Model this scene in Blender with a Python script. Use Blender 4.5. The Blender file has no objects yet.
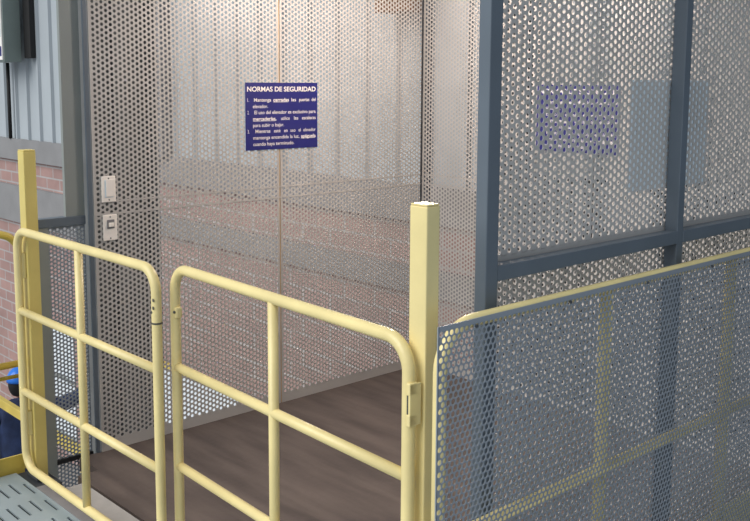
import bpy, bmesh, math, random
import numpy as np
from mathutils import Vector, Matrix

sc = bpy.context.scene
COL = sc.collection
R = math.radians

# ------------------------------------------------------------------ camera
cam = bpy.data.cameras.new('camera')
cam.sensor_width = 36.0
cam.lens = 959.0 / 750.0 * 36.0
cam.shift_y = -54.3 / 750.0
cam.clip_start = 0.05
camo = bpy.data.objects.new('camera', cam)
COL.objects.link(camo)
camo.matrix_world = (Matrix.Translation((0, 0, 1.62)) @ Matrix.Rotation(R(47.25), 4, 'Z')
                     @ Matrix.Rotation(R(90 - 7.42), 4, 'X') @ Matrix.Rotation(R(0.32), 4, 'Z'))
sc.camera = camo

# ------------------------------------------------------------------ light
sc.view_settings.view_transform = 'Standard'
sc.view_settings.look = 'None'
sc.view_settings.gamma = 1.0
sc.view_settings.exposure = 0.0
w = bpy.data.worlds.new('world')
sc.world = w
w.use_nodes = True
bg = w.node_tree.nodes['Background']
bg.inputs[0].default_value = (0.79, 0.89, 1.0, 1)
bg.inputs[1].default_value = 0.52
sun = bpy.data.lights.new('daylight', 'SUN')
sun.energy = 2.6
sun.angle = R(50)
sun.color = (1.0, 0.97, 0.92)
suno = bpy.data.objects.new('daylight', sun)
COL.objects.link(suno)
suno.rotation_euler = Vector((0.18, 0.80, -0.62)).to_track_quat('-Z', 'Y').to_euler()
suno.location = (0, -3, 5)


# ------------------------------------------------------------------ materials
def s2l(c):
    return tuple(((x / 255) / 12.92 if x / 255 < 0.04045 else ((x / 255 + 0.055) / 1.055) ** 2.4) for x in c)


def mat(name, rgb, rough=0.5, metal=0.0, var=0.08, scale=8.0, bump=0.0, bscale=60.0, rgb2=None, spec=0.5):
    m = bpy.data.materials.new(name)
    m.use_nodes = True
    nt = m.node_tree
    b = nt.nodes['Principled BSDF']
    b.inputs['Roughness'].default_value = rough
    b.inputs['Metallic'].default_value = metal
    b.inputs['Specular IOR Level'].default_value = spec
    c = s2l(rgb)
    c2 = s2l(rgb2) if rgb2 else tuple(max(0, x * (1 - var * 2)) for x in c)
    tc = nt.nodes.new('ShaderNodeTexCoord')
    n = nt.nodes.new('ShaderNodeTexNoise')
    n.inputs['Scale'].default_value = scale
    n.inputs['Detail'].default_value = 5
    nt.links.new(tc.outputs['Object'], n.inputs['Vector'])
    r = nt.nodes.new('ShaderNodeValToRGB')
    r.color_ramp.elements[0].position = 0.35
    r.color_ramp.elements[1].position = 0.65
    r.color_ramp.elements[0].color = (*c2, 1)
    r.color_ramp.elements[1].color = (*c, 1)
    nt.links.new(n.outputs['Fac'], r.inputs[0])
    nt.links.new(r.outputs[0], b.inputs['Base Color'])
    if bump:
        n2 = nt.nodes.new('ShaderNodeTexNoise')
        n2.inputs['Scale'].default_value = bscale
        nt.links.new(tc.outputs['Object'], n2.inputs['Vector'])
        bp = nt.nodes.new('ShaderNodeBump')
        bp.inputs['Strength'].default_value = bump
        bp.inputs['Distance'].default_value = 0.01
        nt.links.new(n2.outputs['Fac'], bp.inputs['Height'])
        nt.links.new(bp.outputs[0], b.inputs['Normal'])
    return m


def brick_mat():
    m = bpy.data.materials.new('brick')
    m.use_nodes = True
    nt = m.node_tree
    b = nt.nodes['Principled BSDF']
    b.inputs['Roughness'].default_value = 0.9
    tc = nt.nodes.new('ShaderNodeTexCoord')
    sx = nt.nodes.new('ShaderNodeSeparateXYZ')
    cx = nt.nodes.new('ShaderNodeCombineXYZ')
    nt.links.new(tc.outputs['Object'], sx.inputs[0])
    nt.links.new(sx.outputs['X'], cx.inputs['X'])
    nt.links.new(sx.outputs['Z'], cx.inputs['Y'])
    br = nt.nodes.new('ShaderNodeTexBrick')
    br.inputs['Scale'].default_value = 1.0
    br.inputs['Brick Width'].default_value = 0.31
    br.inputs['Row Height'].default_value = 0.118
    br.inputs['Mortar Size'].default_value = 0.009
    br.inputs['Mortar Smooth'].default_value = 0.2
    br.inputs['Color1'].default_value = (*s2l((184, 150, 144)), 1)
    br.inputs['Color2'].default_value = (*s2l((170, 140, 136)), 1)
    br.inputs['Mortar'].default_value = (*s2l((186, 182, 182)), 1)
    nt.links.new(cx.outputs[0], br.inputs['Vector'])
    n = nt.nodes.new('ShaderNodeTexNoise')
    n.inputs['Scale'].default_value = 5
    nt.links.new(tc.outputs['Object'], n.inputs['Vector'])
    mx = nt.nodes.new('ShaderNodeMixRGB')
    mx.blend_type = 'MULTIPLY'
    mx.inputs[0].default_value = 0.35
    nt.links.new(br.outputs['Color'], mx.inputs[1])
    nt.links.new(n.outputs['Fac'], mx.inputs[2])
    nt.links.new(mx.outputs[0], b.inputs['Base Color'])
    bp = nt.nodes.new('ShaderNodeBump')
    bp.inputs['Strength'].default_value = 0.4
    bp.invert = True
    nt.links.new(br.outputs['Fac'], bp.inputs['Height'])
    nt.links.new(bp.outputs[0], b.inputs['Normal'])
    return m


def floor_mat():
    """worn dark brown car floor, streaked along the planks"""
    m = mat('car_floor', (106, 94, 88), 0.55, var=0.2, scale=5, bump=0.15, bscale=30, rgb2=(80, 70, 66))
    nt = m.node_tree
    tc = [n for n in nt.nodes if n.type == 'TEX_COORD'][0]
    nz = [n for n in nt.nodes if n.type == 'TEX_NOISE'][0]
    mp = nt.nodes.new('ShaderNodeMapping')
    mp.inputs['Scale'].default_value = (0.35, 2.2, 1)
    nt.links.new(tc.outputs['Object'], mp.inputs[0])
    nt.links.new(mp.outputs[0], nz.inputs['Vector'])
    nz.inputs['Detail'].default_value = 8
    return m


M = dict(
    yellow=mat('yellow_paint', (244, 226, 162), 0.32, var=0.06, scale=6, bump=0.06, bscale=90),
    yellow_warm=mat('warm_yellow_paint', (228, 208, 124), 0.4, var=0.06, scale=6, bump=0.05),
    yellow_dull=mat('dull_yellow_paint', (214, 190, 92), 0.45, var=0.1, scale=6, bump=0.05),
    scratch=mat('bare_scratch', (88, 88, 80), 0.6),
    sheet=mat('perforated_sheet', (198, 194, 190), 0.42, metal=0.0, var=0.06, scale=3),
    guardsheet=mat('guard_sheet', (148, 156, 166), 0.42, var=0.05, scale=3),
    frame=mat('blue_grey_paint', (100, 111, 122), 0.45, var=0.06, scale=4),
    grey=mat('grey_plate', (140, 146, 144), 0.6, var=0.04, scale=3),
    mast=mat('mast_steel', (104, 106, 106), 0.6, var=0.1),
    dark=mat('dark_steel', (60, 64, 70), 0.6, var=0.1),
    black=mat('black_gap', (26, 26, 28), 0.7),
    deck=mat('deck_steel', (160, 173, 178), 0.5, var=0.08, scale=4, bump=0.05),
    strip=mat('deck_border', (140, 138, 140), 0.7, var=0.1, scale=9),
    sill=mat('sill', (180, 176, 172), 0.7, var=0.08, scale=9),
    carfloor=floor_mat(),
    corr=mat('corrugated_cladding', (178, 186, 192), 0.4, var=0.03, scale=2),
    beam=mat('concrete_beam', (142, 142, 144), 0.85, var=0.06, scale=4),
    brick=brick_mat(),
    lowfloor=mat('lower_floor', (150, 146, 140), 0.8, var=0.1, scale=2),
    blue=mat('sign_blue', (34, 36, 116), 0.45, var=0.03),
    signback=mat('sign_back', (232, 243, 250), 0.5, var=0.03),
    white=mat('white_lettering', (245, 240, 236), 0.5, var=0.0),
    plastic=mat('ivory_plastic', (255, 248, 240), 0.4, var=0.02),
    plastic2=mat('white_rocker', (250, 246, 240), 0.35, var=0.02),
    capblue=mat('cap_blue', (40, 120, 225), 0.3, var=0.03),
    navy=mat('navy_cloth', (38, 56, 96), 0.85, var=0.2, scale=9, bump=0.6, bscale=14),
    hair=mat('dark_hair', (22, 24, 26), 0.6, var=0.1),
    skin=mat('skin', (176, 128, 104), 0.55, var=0.04),
    boxgrey=mat('cabinet_green_grey', (128, 140, 136), 0.5, var=0.03),
    wood=mat('brown_timber', (120, 76, 40), 0.7, var=0.15, scale=12),
    tan=mat('tan_strip', (206, 176, 134), 0.6),
    redpaint=mat('red_label', (190, 40, 44), 0.5),
)


# ------------------------------------------------------------------ helpers
def obj(name, bm, m, parent=None, smooth=False):
    me = bpy.data.meshes.new(name)
    bm.to_mesh(me)
    bm.free()
    ms = m if isinstance(m, (list, tuple)) else [m]
    for k in ms:
        me.materials.append(k)
    if smooth:
        for p in me.polygons:
            p.use_smooth = True
    o = bpy.data.objects.new(name, me)
    COL.objects.link(o)
    if parent:
        o.parent = parent
    return o


def tag(o, label=None, cat=None, group=None, kind=None):
    if label:
        o['label'] = label
    if cat:
        o['category'] = cat
    if group:
        o['group'] = group
    if kind:
        o['kind'] = kind
    return o


def thing(name, label, cat, loc=(0, 0, 0), group=None):
    o = bpy.data.objects.new(name, None)
    o.empty_display_size = 0.1
    COL.objects.link(o)
    o.location = loc
    return tag(o, label, cat, group)


def copy_tree(o, parent=None):
    c = o.copy()
    COL.objects.link(c)
    c.parent = parent
    for ch in [x for x in bpy.data.objects if x.parent == o]:
        copy_tree(ch, c)
    return c


def box(bm, x0, x1, y0, y1, z0, z1, bev=0.0, mi=0):
    before = set(bm.faces)
    r = bmesh.ops.create_cube(bm, size=1)
    for v in r['verts']:
        v.co = Vector((x0 + (v.co.x + .5) * (x1 - x0), y0 + (v.co.y + .5) * (y1 - y0), z0 + (v.co.z + .5) * (z1 - z0)))
    if bev:
        es = list({e for v in r['verts'] for e in v.link_edges})
        bmesh.ops.bevel(bm, geom=es, offset=bev, segments=2, affect='EDGES', profile=0.5)
    for f in set(bm.faces) - before:
        f.material_index = mi
    return bm


def mkbox(*a, **k):
    return box(bmesh.new(), *a, **k)


def tube(bm, pts, r, seg=16, closed=False, caps=True):
    """sweep a circle along a polyline"""
    pts = [Vector(p) for p in pts]
    n = len(pts)
    rings = []
    ref = None
    for i, p in enumerate(pts):
        if closed:
            t = (pts[(i + 1) % n] - pts[i - 1]).normalized()
        else:
            t = (pts[min(i + 1, n - 1)] - pts[max(i - 1, 0)]).normalized()
        if ref is None:
            ref = t.orthogonal().normalized()
        ref = (ref - t * ref.dot(t)).normalized()
        b = t.cross(ref)
        rings.append([bm.verts.new(p + r * (math.cos(2 * math.pi * k / seg) * ref + math.sin(2 * math.pi * k / seg) * b)) for k in range(seg)])
    m = n if closed else n - 1
    for i in range(m):
        a, c = rings[i], rings[(i + 1) % n]
        off = 0
        if closed and i == n - 1:
            off = min(range(seg), key=lambda s: (a[0].co - c[s].co).length)
        for k in range(seg):
            bm.faces.new((a[k], a[(k + 1) % seg], c[(k + 1 + off) % seg], c[(k + off) % seg]))
    if not closed and caps:
        bm.faces.new(rings[0][::-1])
        bm.faces.new(rings[-1])
    return bm


def rounded(corners, rad, seg=8, closed=True):
    """polyline with filleted corners; corners = (point, fillet?)"""
    out = []
    n = len(corners)
    for i, c in enumerate(corners):
        p, f = Vector(c[0]), c[1]
        if not f:
            out.append(p)
            continue
        a = (Vector(corners[i - 1][0]) - p).normalized()
        b = (Vector(corners[(i + 1) % n][0]) - p).normalized()
        cen = p + (a + b) * f
        for k in range(seg + 1):
            t = math.pi / 2 * k / seg
            out.append(cen - b * f * math.cos(t) - a * f * math.sin(t))
    return out


def perf(name, org, udir, vdir, U, V, P, d, cols, m, parent, thick=0.002, margin=(.02, .02, .02, .02), nseg=12):
    """A real perforated sheet: hexagonal packing of round holes.  org = lower corner,
    u along, v up; cols=True puts the holes in vertical columns.  margins = u0,u1,v0,v1 unperforated."""
    org, udir, vdir = np.array(org, float), np.array(udir, float), np.array(vdir, float)
    nd = np.cross(udir, vdir)
    u0, u1, v0, v1 = margin[0], U - margin[1], margin[2], V - margin[3]
    s = P * math.sqrt(3) / 2
    cen = []
    if cols:
        nu = int((u1 - u0) / s)
        nv = int((v1 - v0) / P)
        su = (u1 - u0) / nu
        sv = (v1 - v0) / (nv)
        for i in range(nu):
            for j in range(nv if i % 2 == 0 else nv - 1):
                cen.append((u0 + (i + .5) * su, v0 + (j + (.5 if i % 2 == 0 else 1.0)) * sv))
        hexv = [(math.cos(R(60 * k)) , math.sin(R(60 * k))) for k in range(6)]
        cell = [(x * 2 / 3 * su, y * (1 / math.sqrt(3)) * sv) for x, y in hexv]
        st = 0
    else:
        nu = int((u1 - u0) / P)
        nv = int((v1 - v0) / s)
        su = (u1 - u0) / nu
        sv = (v1 - v0) / nv
        for j in range(nv):
            for i in range(nu if j % 2 == 0 else nu - 1):
                cen.append((u0 + (i + (.5 if j % 2 == 0 else 1.0)) * su, v0 + (j + .5) * sv))
        cell = [(math.cos(R(30 + 60 * k)) * (1 / math.sqrt(3)) * su, math.sin(R(30 + 60 * k)) * 2 / 3 * sv) for k in range(6)]
        st = 30
    # 12 boundary points: corners and mid-edges
    outer = []
    for k in range(6):
        a, b = cell[k], cell[(k + 1) % 6]
        outer += [a, ((a[0] + b[0]) / 2, (a[1] + b[1]) / 2)]
    outer = np.array(outer)
    inner = np.array([(math.cos(R(st + 30 * k)) * d / 2, math.sin(R(st + 30 * k)) * d / 2) for k in range(12)])
    cen = np.array(cen)
    N = len(cen)
    pu = np.concatenate([np.broadcast_to(outer, (N, 12, 2)), np.broadcast_to(inner, (N, 12, 2))], 1) + cen[:, None, :]
    pu = pu.copy()
    pu[:, :, 0] = np.clip(pu[:, :, 0], u0, u1)
    pu[:, :, 1] = np.clip(pu[:, :, 1], v0, v1)
    base = org + pu[..., 0:1] * udir + pu[..., 1:2] * vdir          # N,24,3
    allv = np.concatenate([base + nd * thick / 2, base - nd * thick / 2], 1)   # N,48,3
    k = np.arange(12)
    k1 = (k + 1) % 12
    front = np.stack([k, k1, 12 + k1, 12 + k], 1)
    back = np.stack([24 + k1, 24 + k, 36 + k, 36 + k1], 1)
    wall = np.stack([12 + k, 12 + k1, 36 + k1, 36 + k], 1)
    q = np.concatenate([front, back, wall], 0)
    F = (q[None] + (np.arange(N) * 48)[:, None, None]).reshape(-1, 4)
    Vt = allv.reshape(-1, 3)
    # border strips (a hair thicker so that they cover the ragged rim)
    rim = s * 0.42
    strips = []
    t2 = thick * 0.6
    def strip(a0, a1, b0, b1):
        nonlocal Vt, F
        c = np.array([org + udir * a + vdir * b + nd * e for e in (t2, -t2) for a, b in ((a0, b0), (a1, b0), (a1, b1), (a0, b1))])
        n0 = len(Vt)
        Vt = np.concatenate([Vt, c])
        F = np.concatenate([F, np.array([(0, 1, 2, 3), (7, 6, 5, 4), (0, 4, 5, 1), (1, 5, 6, 2), (2, 6, 7, 3), (3, 7, 4, 0)]) + n0])
    g = 0.0012
    strip(0, u0 + g, 0, V)
    strip(u1 - g, U, 0, V)
    strip(u0, u1, 0, v0 + g)
    strip(u0, u1, v1 - g, V)
    # fill the half-cells left by the stagger at the ends
    if cols:
        for i in range(nu):
            if i % 2 == 1:
                a0, a1 = u0 + i * su, u0 + (i + 1) * su
                strip(a0, a1, v0, v0 + sv * .5)
                strip(a0, a1, v1 - sv * .5, v1)
    else:
        for j in range(nv):
            if j % 2 == 1:
                b0, b1 = v0 + j * sv, v0 + (j + 1) * sv
                strip(u0, u0 + su * .5, b0, b1)
                strip(u1 - su * .5, u1, b0, b1)
    me = bpy.data.meshes.new(name)
    me.vertices.add(len(Vt))
    me.vertices.foreach_set('co', Vt.astype(np.float32).ravel())
    me.loops.add(len(F) * 4)
    me.loops.foreach_set('vertex_index', F.astype(np.int32).ravel())
    me.polygons.add(len(F))
    me.polygons.foreach_set('loop_start', (np.arange(len(F)) * 4).astype(np.int32))
    me.polygons.foreach_set('use_smooth', np.zeros(len(F), dtype=bool))
    me.materials.append(m)
    me.update(calc_edges=True)
    me.validate()
    o = bpy.data.objects.new(name, me)
    COL.objects.link(o)
    if parent:
        o.parent = parent
    return o


# ================================================================== SETTING
def struct(name, bm, m):
    return tag(obj(name, bm, m), kind='structure')


# lower hall floor and the building's far wall (plane y = 4.3)
struct('floor', mkbox(-16, 1.5, -2.5, 9.0, -2.55, -2.45), M['lowfloor'])
YW = 4.3
# corrugated cladding, z from 0.97 up
bm = bmesh.new()
prof = []
x = -14.0
per = 0.30
while x < 0.6:
    prof += [(x, 0), (x + .240, 0), (x + .252, -.03), (x + .278, -.03), (x + .290, 0)]
    x += per
lo = [bm.verts.new((a, YW + b, 0.97)) for a, b in prof]
hi = [bm.verts.new((a, YW + b, 3.6)) for a, b in prof]
lo2 = [bm.verts.new((a, YW + b + .004, 0.97)) for a, b in prof]
hi2 = [bm.verts.new((a, YW + b + .004, 3.6)) for a, b in prof]
for i in range(len(prof) - 1):
    bm.faces.new((lo[i], lo[i + 1], hi[i + 1], hi[i]))
    bm.faces.new((lo2[i + 1], lo2[i], hi2[i], hi2[i + 1]))
struct('wall_back_cladding', bm, M['corr'])
pane = bpy.data.materials.new('daylit_pane')
pane.use_nodes = True
pb = pane.node_tree.nodes['Principled BSDF']
pb.inputs['Base Color'].default_value = (.25, .27, .3, 1)
pb.inputs['Emission Color'].default_value = (.86, .95, 1, 1)
pb.inputs['Emission Strength'].default_value = 0.55
# brickwork below, with window openings
bm = bmesh.new()
WX = [(-9.95, -9.28), (-7.68, -6.28)]
ZT, ZB = -0.93, -2.25
xs = [-14.0, WX[0][0], WX[0][1], WX[1][0], WX[1][1], 0.6]
box(bm, xs[0], xs[5], YW, YW + .2, ZT, 0.97)
for a, b in ((xs[0], xs[1]), (xs[2], xs[3]), (xs[4], xs[5])):
    box(bm, a, b, YW, YW + .2, -2.45, ZT)
for a, b in WX:
    box(bm, a, b, YW, YW + .2, -2.45, ZB)
struct('wall_back', bm, M['brick'])
struct('trim_1', mkbox(-14, 0.6, YW - .05, YW + .02, 0.74, 0.972), M['beam'])
struct('dim_hall_panels', box(box(mkbox(-3.62, -3.30, YW - .16, YW - .06, -2.45, 3.6), -3.30, 0.6, YW - .16, YW - .10, -2.45, 1.12), -1.95, 0.6, YW - .16, YW - .10, 1.12, 3.6), M['dark'])  # dark panels added behind the back wall to stand for the unlit hall
struct('trim_6', mkbox(-7.95, -7.2, YW - .12, YW, 0.972, 3.6), M['beam'])
struct('trim_2', box(mkbox(-14, -7.6, YW - .05, YW + .02, 0.04, 0.45), -7.6, 0.6, YW - .05, YW + .02, 0.28, 0.45), M['beam'])
for i, (a, b) in enumerate(WX):
    bm = bmesh.new()
    for s in (a, b - .05):
        box(bm, s, s + .05, YW + .03, YW + .09, ZB, ZT)
    box(bm, a, b, YW + .03, YW + .09, ZT - .05, ZT)
    box(bm, a, b, YW + .03, YW + .09, ZB, ZB + .05)
    box(bm, a, b, YW + .04, YW + .08, -1.60, -1.56)
    wf = struct('window_%d' % (i + 1), bm, M['grey'])
    obj('window_pane', mkbox(a, b, YW + .055, YW + .065, ZB, ZT), pane, wf)

# the deck in front of the lift
bm = bmesh.new()
DX0, DX1 = -3.80, -0.35
box(bm, DX0, DX1, -0.6, 1.492, -0.09, -0.012)
struct('floor_deck_base', bm, M['black'])


def slotted_plate():
    """deck plate with real slots: rows along x"""
    bm = bmesh.new()
    rows = [1.47 - 0.047 * k for k in range(0, 44)]
    hw = 0.0056
    y1 = 1.492
    z0, z1 = -0.008, 0.0
    ylast = y1
    for k, yr in enumerate(rows):
        box(bm, DX0, DX1, yr + hw, ylast, z0, z1)
        xa = DX0
        x = DX0 + 0.130 - 0.012 * (k % 3) - (0.0 if k % 2 == 0 else 0.02)
        while x + .12 < DX1:
            box(bm, xa, x, yr - hw, yr + hw, z0, z1)
            xa = x + .115
            x += .2
        box(bm, xa, DX1, yr - hw, yr + hw, z0, z1)
        ylast = yr - hw
    box(bm, DX0, DX1, -0.6, ylast, z0, z1)
    return bm


struct('floor_deck', slotted_plate(), M['deck'])
struct('trim_3', mkbox(-3.60, DX1, 1.492, 1.572, -0.09, 0.003), M['strip'])
struct('trim_5', mkbox(-3.80, -3.60, 1.492, 1.60, -0.09, -0.006), M['dark'])
struct('trim_4', mkbox(-3.52, -1.52, 1.573, 1.655, -0.05, 0.0), M['sill'])


# ================================================================== LIFT CAR
CX0, CX1, CY0, CY1, CZ = -3.77, -1.492, 1.80, 3.84, 2.32
PC, DC = 0.0228, 0.0150
car = thing('elevator_car', 'goods lift car of perforated grey sheet with blue-grey steel posts behind the yellow gate',
            'elevator', (-2.6, 2.8, 0))
car_off = Vector((-2.6, 2.8, 0))


def cpart(name, bm, m, parent=car, label=None):
    """mesh given in world coordinates, stored local to the car"""
    if parent is car:
        bmesh.ops.translate(bm, verts=bm.verts, vec=-car_off)
    o = obj(name, bm, m, parent)
    if label:
        o['label'] = label
    return o


def cperf(name, org, u, v, U, V, **k):
    o = perf(name, (np.array(org, float) - np.array(car_off)), u, v, U, V, PC, DC, True, M['sheet'], car, **k)
    return o


# floor
cpart('car_floor', box(mkbox(CX0 - .008, CX1 + .018, 1.76, CY1 + .01, -0.06, 0.0), -3.60, -1.52, 1.668, 1.76, -0.06, 0.0), M['carfloor'], label='dark worn brown lift floor')
# left wall: two lower and two upper panels with a gap strip at y 2.85
for (ya, yb) in ((1.862, 2.842), (2.850, 3.84)):
    cperf('wall_panel', (CX0, ya, 0.0), (0, 1, 0), (0, 0, 1), yb - ya, 2.25, margin=(.010, .010, .045, .02))
# back wall panels
for (xa, xb) in ((-3.765, -2.63), (-2.622, -1.50)):
    cperf('wall_panel', (xa, CY1, 0.0), (1, 0, 0), (0, 0, 1), xb - xa, 2.25, margin=(.010, .010, .045, .02))
# right wall panels (behind the blue-grey frame)
cperf('wall_panel', (-1.520, 1.770, 0.0), (0, 1, 0), (0, 0, 1), 2.065, 1.148, margin=(.012, .012, .03, .010))
cperf('wall_panel', (-1.520, 1.770, 1.150), (0, 1, 0), (0, 0, 1), 2.065, 1.10, margin=(.006, .012, .038, .02))
# frame behind the left and back walls
for z in (1.050, 1.103):
    cpart('wall_rail', mkbox(CX0 + .0012, CX0 + .003, 1.862, CY1, z - .004, z + .004), M['sheet'])
    cpart('wall_rail', mkbox(-3.76, -1.52, CY1 + .002, CY1 + .010, z - .004, z + .004), M['sheet'])
cpart('corner_angle', mkbox(CX0 + .001, CX0 + .006, CY1 - .012, CY1 - .002, 0, 2.25), M['dark'])
cpart('seam_strip', mkbox(CX0 - .009, CX0 - .003, 2.840, 2.852, 0.0, 2.25), M['tan'], label='tan strip showing in the gap between two wall panels')
# posts
cpart('corner_post', mkbox(CX0 - .010, CX0, 1.836, 1.858, -0.06, CZ, bev=.003), M['frame'])
cpart('corner_post', mkbox(-1.508, -1.472, 1.722, 1.767, -0.06, CZ, bev=.003), M['frame'])
cpart('corner_post', mkbox(CX0 - .010, CX0 + .03, CY1 + .013, CY1 + .045, -0.06, CZ, bev=.003), M['frame'])
cpart('corner_post', mkbox(-1.512, -1.472, CY1 + .005, CY1 + .045, -0.06, CZ, bev=.003), M['frame'])
cpart('wall_post', mkbox(-1.517, -1.474, 2.600, 2.634, 0.0, CZ, bev=.002), M['frame'])
cpart('frame_bar', mkbox(-1.511, -1.473, 1.767, 2.600, 1.140, 1.178, bev=.002), M['frame'])
cpart('frame_bar', mkbox(-1.511, -1.473, 2.634, CY1 + .005, 1.140, 1.178, bev=.002), M['frame'])
cpart('frame_bar', mkbox(-1.511, -1.473, 1.767, CY1 + .005, 0.0, 0.04, bev=.002), M['frame'])
cpart('frame_bar', mkbox(-1.511, -1.473, 1.767, CY1 + .005, CZ - .04, CZ, bev=.002), M['frame'])
# unseen top added to darken the car floor, with lamp
cpart('shade_roof', mkbox(CX0 - .008, -1.47, 1.84, CY1 + .045, CZ, CZ + .03), M['sheet'])
lampc = Vector((-2.95, 3.05, 2.20))
bm = bmesh.new()
bmesh.ops.create_uvsphere(bm, u_segments=20, v_segments=12, radius=0.05)
bmesh.ops.translate(bm, verts=bm.verts, vec=lampc)
em = bpy.data.materials.new('bulb')
em.use_nodes = True
eb = em.node_tree.nodes['Principled BSDF']
eb.inputs['Emission Color'].default_value = (1, .72, .5, 1)
eb.inputs['Emission Strength'].default_value = 12
fit = cpart('lamp_holder', mkbox(lampc.x - .04, lampc.x + .04, lampc.y - .04, lampc.y + .04, 2.255, CZ, bev=.01), M['dark'])
bmesh.ops.translate(bm, verts=bm.verts, vec=-car_off)
bl = obj('bulb', bm, em, fit, smooth=True)
pl = bpy.data.lights.new('lift_lamp', 'POINT')
pl.energy = 37
pl.color = (1.0, 0.85, 0.75)
pl.shadow_soft_size = 0.07
plo = bpy.data.objects.new('lift_lamp', pl)
COL.objects.link(plo)
plo.location = lampc + Vector((0, 0, -.13))

# ---------------------------------------------------------------- side guard between gate post and car
sg = thing('side_guard', 'narrow perforated grey side guard between left yellow gate post and lift car', 'guard panel', (-3.77, 1.7, 0))
so = Vector((-3.77, 1.7, 0))
sg.location.x -= .021


def spart(name, bm, m, label=None):
    bmesh.ops.translate(bm, verts=bm.verts, vec=-so)
    o = obj(name, bm, m, sg)
    if label:
        o['label'] = label
    return o


spart('stile', mkbox(-3.80, -3.772, 1.598, 1.668, -0.12, 1.012), M['grey'])
spart('top_bar', mkbox(-3.81, -3.768, 1.598, 1.832, 1.012, 1.050, bev=.002), M['frame'])
spart('bottom_bar', mkbox(-3.79, -3.768, 1.668, 1.832, -0.012, 0.006), M['black'])
spart('upper_plate', mkbox(-3.795, -3.775, 1.748, 1.832, 1.050, CZ), M['grey'], label='plain grey plate above the perforated part')
perf('mesh_panel', (-3.78 + 3.77, 1.668 - 1.7, -0.16), (0, 1, 0), (0, 0, 1), 0.164, 1.172, 0.0175, 0.0118, True, M['guardsheet'], sg,
     margin=(.004, .004, .004, .004))

# ================================================================== YELLOW POSTS
def post(x0, x1, y0, y1, label, z0=0.004, m='yellow'):
    t = thing('gate_post', label, 'post', ((x0 + x1) / 2, (y0 + y1) / 2, 0))
    cx, cy = (x0 + x1) / 2, (y0 + y1) / 2
    hx, hy = (x1 - x0) / 2, (y1 - y0) / 2
    obj('post_tube', mkbox(-hx, hx, -hy, hy, z0, 1.340, bev=.003), M[m], t)
    obj('end_cap', mkbox(-hx + .001, hx - .001, -hy + .001, hy - .001, 1.3402, 1.345, bev=.002), M[m], t)
    return t


pL = post(-3.740, -3.683, 1.530, 1.580, 'yellow square post at far left, standing where the gate hangs', z0=0.0, m='yellow_warm')
pR = post(-1.544, -1.489, 1.536, 1.579, 'yellow square post between the gate and the perforated railing')
obj('base_plate', mkbox(-.05, .034, -.036, .012, 0.0, 0.012), M['yellow'], pR)
obj('base_plate', mkbox(-.05, .06, -.036, .012, 0.003, 0.012), M['dark'], pL)
for dx, dy in ((-.035, -.02), (.045, -.02)):
    bm = bmesh.new()
    bmesh.ops.create_cone(bm, cap_ends=True, segments=6, radius1=.008, radius2=.008, depth=.012)
    bmesh.ops.translate(bm, verts=bm.verts, vec=(dx, dy, .018))
    obj('bolt', bm, M['dark'], pL)


# ================================================================== GATE LEAVES
def leaf(label, loc, ang, W, hinge_side):
    """built in its own x-z plane, x from 0 to W"""
    t = thing('gate_leaf', label, 'gate', loc, group=None)
    t.rotation_euler = (0, 0, ang)
    r = 0.0163
    zb, zt = 0.055, 1.030
    c = [((0, 0, zb), .075), ((W, 0, zb), .075), ((W, 0, zt), .075), ((0, 0, zt), .075)]
    obj('frame_tube', tube(bmesh.new(), rounded(c, .075, 10), r, 18, closed=True), M['yellow'], t, smooth=True)
    for z in (0.705, 0.372):
        obj('cross_rail', tube(bmesh.new(), [(r * .6, 0, z), (W - r * .6, 0, z)], r * .92, 16), M['yellow'], t, smooth=True)
    # the middle upright is cut between the rails
    obj('middle_upright', tube(bmesh.new(), [(W / 2, 0, zb + r * .6), (W / 2, 0, zt - r * .6)], r * .92, 16), M['yellow'], t, smooth=True)
    hx = 0 if hinge_side < 0 else W
    for zc in (0.885, 0.235):
        bm = bmesh.new()
        s = hinge_side
        if s < 0:
            h = obj('hinge', box(bm, hx - .010, hx + .014, .010, .026, zc - .05, zc + .05, bev=.002), M['yellow'], t)
            continue
        xa, xb = sorted((hx + s * .008, hx + s * .021))
        box(bm, xa, xb, -.016, .010, zc + .022, zc + .052, bev=.003)
        box(bm, xa, xb, -.016, .010, zc - .052, zc - .022, bev=.003)
        xa, xb = sorted((hx + s * .014, hx + s * .021))
        box(bm, xa, xb, -.015, .020, zc - .05, zc + .05, bev=.002)
        h = obj('hinge', bm, M['yellow'], t)
        obj('hinge_pin', tube(bmesh.new(), [(hx + s * .011, -.012, zc - .03), (hx + s * .011, -.012, zc + .03)], .003, 8), M['scratch'], h)
    return t


l1 = leaf('left leaf of the yellow tubular gate, with a dark scratched ring on its upright', (-3.713, 1.503, 0), 0.0, 1.074, -1)
ax, ay, bx, by = -2.634, 1.568, -1.515, 1.510
W2 = math.hypot(bx - ax, by - ay)
l2 = leaf('right leaf of the yellow tubular gate, hinged beside the tall right post', (ax, ay, 0), math.atan2(by - ay, bx - ax), W2, 1)
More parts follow.
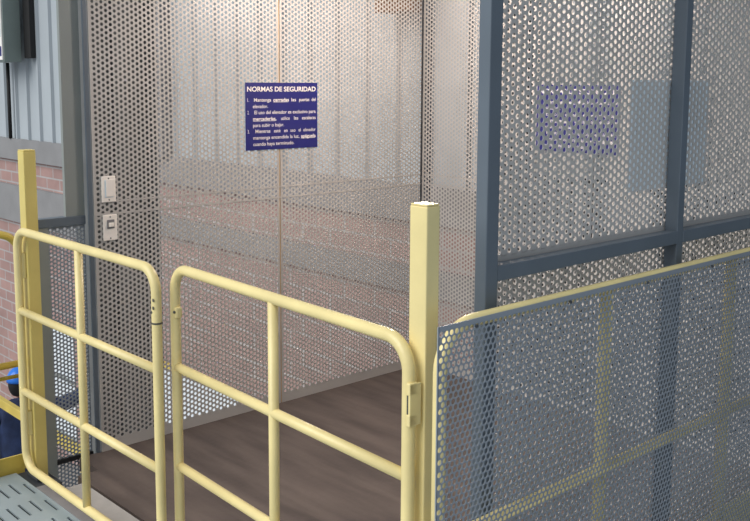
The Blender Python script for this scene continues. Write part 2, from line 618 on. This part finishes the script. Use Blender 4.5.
# latch details
bm = bmesh.new()
tube(bm, [(1.074, 0, .856), (1.074, 0, .862)], .0170, 16)
obj('latch_ring', bm, M['scratch'], l1)
for (dx, dz) in ((.010, .93), (-.004, .915), (.012, .955)):
    bm = bmesh.new()
    bmesh.ops.create_icosphere(bm, subdivisions=2, radius=.0045)
    bmesh.ops.scale(bm, verts=bm.verts, vec=(1.2, .3, 1.3))
    bmesh.ops.translate(bm, verts=bm.verts, vec=(1.074 + dx * .6, -.0155, dz - .02))
    obj('chip', bm, M['scratch'], l1, smooth=True)
lb = obj('latch_lug', mkbox(.010, .026, -.012, .012, .868, .905, bev=.006), M['yellow'], l2)
bm = bmesh.new()
bmesh.ops.create_uvsphere(bm, u_segments=10, v_segments=6, radius=.005)
bmesh.ops.translate(bm, verts=bm.verts, vec=(.018, -.013, .889))
obj('latch_hole', bm, M['scratch'], lb, smooth=True)

# ================================================================== RIGHT GUARD RAILING
gx = -1.428
gr = thing('guard_railing', 'yellow tube railing with perforated blue-grey sheet, running back from the right gate post', 'railing', (gx, 1.6, 0))
go = Vector((gx, 1.6, 0))
r = 0.0160


def gpart(name, bm, m, smooth=True, parent=gr, label=None):
    bmesh.ops.translate(bm, verts=bm.verts, vec=-go)
    o = obj(name, bm, m, parent, smooth=smooth)
    if label:
        o['label'] = label
    return o


y0, y1, zt = 1.521, 3.85, 1.077
pts = [Vector((gx, y0, 0.0))]
rad = .105
cen = Vector((gx, y0 + rad, zt - rad))
for k in range(11):
    a = math.pi - math.pi / 2 * k / 10
    pts.append(cen + Vector((0, math.cos(a), math.sin(a))) * rad)
pts.append(Vector((gx, y1, zt)))
pts.append(Vector((gx, y1 + .001, zt)))
gpart('top_rail', tube(bmesh.new(), pts, r, 18), M['yellow'])
gpart('middle_rail', tube(bmesh.new(), [(gx, y0, .568), (gx, y1, .568)], r * .95, 16), M['yellow'])
gpart('toe_board', mkbox(gx - .004, gx + .004, y0 + .02, y1, .115, .235), M['yellow'], smooth=False)
for yy in (2.172, 2.862, 3.552):
    gpart('upright', tube(bmesh.new(), [(gx - .0035, yy, 0), (gx - .0035, yy, zt - .004)], .0186, 16), M['yellow'])
PG, DG = 0.0168, 0.0137
g = perf('guard_sheet', Vector((gx + r + .0015, 1.493, 0.02)) - go, (0, 1, 0), (0, 0, 1), 2.37, 1.066, PG, DG, False, M['guardsheet'], gr,
         margin=(.003, .01, .01, .011))
g['label'] = 'blue-grey perforated sheet fixed to the near side'
bolts = bmesh.new()
for yy in (1.62, 1.98, 2.34, 2.70, 3.06):
    bm = bmesh.new()
    bmesh.ops.create_uvsphere(bm, u_segments=10, v_segments=6, radius=.0042)
    bmesh.ops.translate(bm, verts=bm.verts, vec=(gx + r + .003, yy, 1.068))
    gpart('rivet', bm, M['dark'])
bolts.free()

# ================================================================== LEFT DECK RAILING
lg = thing('deck_railing', 'yellow tube railing with toe board along the far left edge of the deck', 'railing', (-3.825, 0.5, 0))
lo_ = Vector((-3.825, 0.5, 0))
lx = -3.825


def lpart(name, bm, m, smooth=True):
    bmesh.ops.translate(bm, verts=bm.verts, vec=-lo_)
    return obj(name, bm, m, lg, smooth=smooth)


pts = [Vector((lx, -0.6, 1.0))]
ye, zt2, rad = 1.555, 1.0, .09
cen = Vector((lx, ye - rad, zt2 - rad))
for k in range(11):
    a = math.pi / 2 - math.pi / 2 * k / 10
    pts.append(cen + Vector((0, math.cos(a), math.sin(a))) * rad)
pts.append(Vector((lx, ye, 0.0)))
lpart('top_rail', tube(bmesh.new(), pts, .0155, 16), M['yellow_dull'])
lpart('middle_rail', tube(bmesh.new(), [(lx, -.6, .455), (lx, ye, .455)], .0145, 14), M['yellow_dull'])
lpart('cable_rail', tube(bmesh.new(), [(lx - .03, -.6, .393), (lx - .03, ye, .393)], .0085, 10), M['yellow_dull'])
lpart('toe_board', mkbox(lx + .004, lx + .012, -.6, ye - .02, -.02, .068), M['yellow_dull'], smooth=False)

# ================================================================== RAILINGS BEYOND THE LIFT
def channel(name, label, x0, x1, y, z0, z1, posts):
    t = thing(name, label, 'railing', (x0, y, z1))
    a = mkbox(0, x1 - x0, -.02, .02, z0 - z1, 0, bev=.004)
    obj('rail', a, M['yellow_dull'], t)
    for p in posts:
        obj('upright', mkbox(p - x0 - .02, p - x0 + .02, -.0195, .0195, -2.45 - z1, z0 - z1), M['yellow_dull'], t)
    return t


channel('low_railing', 'low yellow double rail crossing in front of the person in navy', -8.2, -5.3, 2.55, -.715, -.650, (-8.1, -5.4))
channel('yellow_barrier', 'yellow barrier rail below the bright window opening seen through the lift wall', -7.95, -5.0, 4.12, -.83, -.79, (-7.9, -5.05))

# ================================================================== HOIST MAST behind the left wall
mast = thing('hoist_mast', 'dark steel hoist column behind the near end of the sign wall', 'column', (-4.3, 2.25, -2.45))
obj('web', mkbox(-.008, .008, -.17, .17, 0, 5.0), M['mast'], mast)
for s in (-1, 1):
    obj('flange', mkbox(-.10, .10, s * .17 - .008, s * .17 + .008, 0, 5.0), M['mast'], mast)
obj('guide_rail', mkbox(.008, .05, -.03, .03, 0, 5.0), M['mast'], mast)

# ================================================================== SIGNS
def sign_lines():
    return [
        (0.026, 0.974, .905, .070, True, 'NORMAS DE SEGURIDAD'),
        (0.028, 0.050, .745, .052, False, '1.'),
        (0.115, 0.345, .745, .052, False, 'Mantenga'), (0.375, 0.590, .745, .052, True, 'cerradas'), (0.625, 0.690, .745, .052, False, 'las'),
        (0.735, 0.880, .745, .052, False, 'puertas'), (0.915, 0.972, .745, .052, False, 'del'),
        (0.100, 0.300, .650, .052, False, 'elevador.'),
        (0.028, 0.050, .560, .052, False, '2.'),
        (0.120, 0.972, .560, .052, False, 'El uso del elevador es exclusivo para'),
        (0.100, 0.415, .465, .052, True, 'mercaderías,'), (0.480, 0.600, .465, .052, False, 'utilice'), (0.660, 0.720, .465, .052, False, 'las'),
        (0.775, 0.972, .465, .052, False, 'escaleras'),
        (0.100, 0.520, .370, .052, False, 'para subir o bajar.'),
        (0.028, 0.050, .280, .052, False, '3.'),
        (0.130, 0.330, .280, .052, False, 'Mientras'), (0.380, 0.470, .280, .052, False, 'esté'), (0.520, 0.570, .280, .052, False, 'en'),
        (0.610, 0.680, .280, .052, False, 'uso'), (0.725, 0.755, .280, .052, False, 'el'), (0.795, 0.972, .280, .052, False, 'elevador'),
        (0.100, 0.735, .185, .052, False, 'mantenga encendida la luz,'), (0.760, 0.972, .185, .052, True, 'apáguela'),
        (0.100, 0.660, .090, .052, False, 'cuando haya terminado.'),
    ]


SW, SH = 0.440, 0.322


def make_sign(label):
    """x = width, z = height, face towards -y"""
    t = thing('safety_sign', label, 'sign', group='blue safety signs on the lift walls')
    bm = bmesh.new()
    box(bm, -SW / 2, SW / 2, 0, .003, -SH / 2, SH / 2)
    bm.faces.ensure_lookup_table()
    for f in bm.faces:
        f.material_index = 0 if f.normal.y < -.5 else 1
    bm.normal_update()
    for f in bm.faces:
        f.material_index = 0 if f.normal.y < -.5 else 1
    obj('sign_board', bm, [M['blue'], M['signback']], t)
    groups = {}
    for (u0, u1, v, h, bold, txt) in sign_lines():
        key = 0 if v > .9 else 1 if v > .6 else 2 if v > .3 else 3
        bmg = groups.setdefault(key, bmesh.new())
        cu = bpy.data.curves.new('t', 'FONT')
        cu.body = txt
        cu.size = 1.0
        cu.offset = 0.022 if bold else 0.008
        o = bpy.data.objects.new('t', cu)
        COL.objects.link(o)
        bpy.context.view_layer.update()
        me = bpy.data.meshes.new_from_object(o.evaluated_get(bpy.context.evaluated_depsgraph_get()))
        bpy.data.objects.remove(o)
        bpy.data.curves.remove(cu)
        co = np.array([v_.co[:] for v_ in me.vertices])
        x0, x1 = co[:, 0].min(), co[:, 0].max()
        sx = (u1 - u0) * SW / (x1 - x0)
        szv = h * SH / 0.70
        for v_ in me.vertices:
            v_.co = Vector((-SW / 2 + u0 * SW + (v_.co.x - x0) * sx, -.0008, -SH / 2 + v * SH + (v_.co.y - .35) * szv))
        bmg.from_mesh(me)
        bpy.data.meshes.remove(me)
        if bold and v < .9:
            box(bmg, -SW / 2 + u0 * SW, -SW / 2 + u1 * SW - .004, -.001, -.0002, -SH / 2 + v * SH - .43 * szv - .0018, -SH / 2 + v * SH - .43 * szv)
    for k in sorted(groups):
        obj('heading' if k == 0 else 'rule_text', groups[k], M['white'], t)
    return t


s1 = make_sign('blue safety sign with white lettering hanging on the left wall of the lift')
s1.rotation_euler = (0, 0, R(90))
s1.location = (CX0 + .006, 2.860, 1.450)
s2 = copy_tree(s1)
s2['label'] = 'blue safety sign on the back wall, seen through the right perforated wall'
s2.rotation_euler = (0, 0, 0)
s2.scale = (1.08, 1, 1)
s2.location = (-2.730, CY1 - .006, 1.447)
s3 = copy_tree(s1)
s3['label'] = 'pale blue back of a sign fixed inside the right wall, behind the middle post'
s3.rotation_euler = (0, 0, R(-90))
s3.location = (-1.5248, 2.618, 1.467)


# ================================================================== SWITCHES
def plate(label, yc, zc, kind):
    t = thing('light_switch', label, 'switch', (CX0 + .0025, yc, zc), group='wall switches on the lift wall')
    hw = .033
    obj('cover_plate', mkbox(0, .007, -hw, hw, -.056, .056, bev=.003), M['plastic'], t)
    if kind == 'rocker':
        f = obj('rocker_frame', mkbox(.007, .009, -.020, .022, -.036, .040, bev=.001), M['signback'], t)
        obj('rocker', mkbox(.009, .013, -.015, .024, -.032, .042, bev=.002), M['plastic'], f)
    else:
        f = obj('switch_surround', mkbox(.007, .010, -.016, .018, -.004, .034, bev=.001), M['strip'], t)
        obj('toggle', mkbox(.010, .018, -.010, .013, .004, .022, bev=.002), M['plastic'], f)
    for z in (-.046, .046):
        bm = bmesh.new()
        bmesh.ops.create_uvsphere(bm, u_segments=8, v_segments=6, radius=.003)
        bmesh.ops.translate(bm, verts=bm.verts, vec=(.007, 0, z))
        obj('screw', bm, M['dark'], t)
    return t


plate('ivory wall plate with a tall rocker, upper of the two switches', 1.928, 1.157, 'rocker')
plate('ivory wall plate with a small square toggle, lower of the two switches', 1.930, 0.991, 'toggle')

# ================================================================== CONTROL CABINET ON THE FAR WALL
cb = thing('control_cabinet', 'green-grey control cabinet high on the far wall at top left', 'cabinet', (-10.02, 4.09, 1.80))
obj('cabinet_body', mkbox(-.62, 0.0, -.085, .10, 0, .95, bev=.006), M['boxgrey'], cb)
d = obj('cabinet_door', mkbox(-.60, -.015, -.10, -.086, .02, .93, bev=.003), M['plastic2'], cb)
obj('door_label', mkbox(-.30, -.03, -.104, -.100, .06, .16), M['blue'], d)
obj('door_label', mkbox(-.30, -.03, -.104, -.100, .26, .40), M['signback'], d)
db = tag(obj('dark_panel', mkbox(-10.00, -9.84, 4.21, 4.268, 1.84, 2.75, bev=.004), M['black']),
         'dark panel box on the corrugated wall right of the green-grey cabinet', 'panel')
cd = tag(obj('conduit', tube(bmesh.new(), [(-10.55, 4.25, .97), (-10.55, 4.25, 1.80)], .02, 10), M['black'], smooth=True),
         'dark conduit running down the cladding below the green-grey cabinet', 'pipe')
tb = tag(obj('timber_block', mkbox(-4.46, -4.12, 4.10, 4.268, 2.04, 2.6, bev=.01), M['wood']),
         'brown timber block on the far wall above the lift corner', 'timber')


# ================================================================== PERSON
def skin_body(name, verts, edges, radii, m, parent=None, sub=2):
    me = bpy.data.meshes.new(name)
    me.from_pydata(verts, edges, [])
    o = bpy.data.objects.new(name, me)
    COL.objects.link(o)
    sk = o.modifiers.new('skin', 'SKIN')
    sk.use_smooth_shade = True
    lay = me.skin_vertices[0].data
    for i, rr in enumerate(radii):
        lay[i].radius = rr if isinstance(rr, tuple) else (rr, rr)
        lay[i].use_root = (i == 0)
    ss = o.modifiers.new('sub', 'SUBSURF')
    ss.levels = sub
    ss.render_levels = sub
    me.materials.append(m)
    if parent:
        o.parent = parent
    return o


def build_person():
    # local frame: +x runs to the photo's right, +y away from the camera; z = 0 is the lower floor
    t = thing('person', 'person in navy work clothes and bright blue cap on the lower level, one arm raised', 'person', (-7.31, 2.93, -2.41))
    t.rotation_euler = (0, 0, R(62))
    V = [(0, 0, .93), (0, 0, 1.10), (0, .01, 1.30), (0, .01, 1.42), (0, .01, 1.50),
         (.19, 0, 1.40), (.40, .02, 1.47), (.62, .04, 1.62),
         (-.20, 0, 1.40), (-.25, -.02, 1.13), (-.22, -.20, .95),
         (.10, 0, .88), (.12, -.02, .50), (.13, .02, .09), (.14, -.13, .04),
         (-.10, 0, .88), (-.13, -.02, .50), (-.14, .02, .09), (-.15, -.13, .04)]
    E = [(0, 1), (1, 2), (2, 3), (3, 4), (3, 5), (5, 6), (6, 7), (3, 8), (8, 9), (9, 10),
         (0, 11), (11, 12), (12, 13), (13, 14), (0, 15), (15, 16), (16, 17), (17, 18)]
    rad = [(.18, .14), (.18, .13), (.20, .13), (.14, .10), (.065, .065), .080, .062, .048,
           .075, .055, .040, .095, .065, .048, .045, .095, .065, .048, .045]
    skin_body('body', V, E, rad, M['navy'], t)
    # head
    bm = bmesh.new()
    bmesh.ops.create_uvsphere(bm, u_segments=28, v_segments=20, radius=.1)
    for v in bm.verts:
        v.co.x *= .80
        v.co.z *= 1.22
        if v.co.z < 0:
            v.co.x *= 1 + v.co.z * 1.8
            if v.co.y > 0:
                v.co.y *= 1 + v.co.z * 1.2
    # face looks towards -y
    for px, pz, dy, rr in ((0, -.005, -.028, .020), (0, -.058, -.008, .018), (.03, .02, .008, .016), (-.03, .02, .008, .016), (0, -.10, -.010, .025)):
        for v in bm.verts:
            if v.co.y < 0:
                dd = ((v.co.x - px) ** 2 + (v.co.z - pz) ** 2) / rr ** 2
                v.co.y += dy * math.exp(-dd)
    bmesh.ops.translate(bm, verts=bm.verts, vec=(0, -.02, 1.635))
    h = obj('head', bm, M['skin'], t, smooth=True)
    h.rotation_euler = (0, 0, R(150))
    for s in (-1, 1):
        bm = bmesh.new()
        bmesh.ops.create_uvsphere(bm, u_segments=10, v_segments=8, radius=.03)
        bmesh.ops.scale(bm, verts=bm.verts, vec=(.35, .7, 1.1))
        bmesh.ops.translate(bm, verts=bm.verts, vec=(s * .080, -.01, 1.63))
        obj('ear', bm, M['skin'], h, smooth=True)
    bm = bmesh.new()
    bmesh.ops.create_uvsphere(bm, u_segments=24, v_segments=16, radius=.104)
    for v in bm.verts:
        v.co.x *= .84
        v.co.z *= 1.14
    bmesh.ops.delete(bm, geom=[v for v in bm.verts if v.co.y < -.045 and v.co.z < .05 or v.co.z < -.085], context='VERTS')
    bmesh.ops.translate(bm, verts=bm.verts, vec=(0, -.012, 1.638))
    obj('hair', bm, M['hair'], h, smooth=True)
    bm = bmesh.new()
    bmesh.ops.create_uvsphere(bm, u_segments=28, v_segments=18, radius=.116)
    bmesh.ops.delete(bm, geom=[v for v in bm.verts if v.co.z < -.005], context='VERTS')
    for v in bm.verts:
        v.co.x *= .88
        v.co.z *= .98
    # brim
    prev = None
    ring = []
    for k in range(13):
        a = R(-150 + 120 * k / 12)
        ring.append((bm.verts.new((math.cos(a) * .098, math.sin(a) * .112, .004)),
                     bm.verts.new((math.cos(a) * .095, math.sin(a) * (.112 + .065 * math.sin(math.pi * k / 12)), -.006))))
    for k in range(12):
        bm.faces.new((ring[k][0], ring[k + 1][0], ring[k + 1][1], ring[k][1]))
    bmesh.ops.translate(bm, verts=bm.verts, vec=(0, -.014, 1.665))
    cp = obj('cap', bm, M['capblue'], h, smooth=True)
    cp.modifiers.new('s', 'SOLIDIFY').thickness = .006
    # hands: palm, four fingers, thumb
    def hand(pos, fwd, up, side):
        fwd = Vector(fwd).normalized()
        up = Vector(up)
        up = (up - fwd * up.dot(fwd)).normalized()
        sd = fwd.cross(up) * side
        P = Vector(pos)
        V = [P, P + fwd * .05, P + fwd * .085]
        E = [(0, 1), (1, 2)]
        rad = [(.024, .018), (.036, .016), (.036, .014)]
        for i, L in enumerate((.068, .078, .072, .056)):
            b = P + fwd * .085 + sd * (.030 - .020 * i)
            k = len(V)
            V += [b, b + fwd * L * .45 - up * .006, b + fwd * L * .75 - up * .022, b + fwd * L * .9 - up * .042]
            E += [(2, k), (k, k + 1), (k + 1, k + 2), (k + 2, k + 3)]
            rad += [.0095, .009, .0085, .0075]
        k = len(V)
        V += [P + fwd * .03 + sd * .032, P + fwd * .06 + sd * .058 - up * .008, P + fwd * .09 + sd * .066 - up * .018]
        E += [(1, k), (k, k + 1), (k + 1, k + 2)]
        rad += [.013, .011, .009]
        skin_body('hand', [tuple(v) for v in V], E, rad, M['skin'], t, sub=1)
    hand((.63, .04, 1.625), (.8, 0, .5), (0, -.3, 1), 1)
    hand((-.22, -.21, .94), (0, -.8, -.5), (0, -.3, 1), -1)
    # boots
    for s in (1, -1):
        bm = bmesh.new()
        box(bm, s * .14 - .05, s * .14 + .05, -.22, .08, 0, .09, bev=.03)
        obj('boot', bm, M['hair'], t, smooth=True)
    return t


build_person()
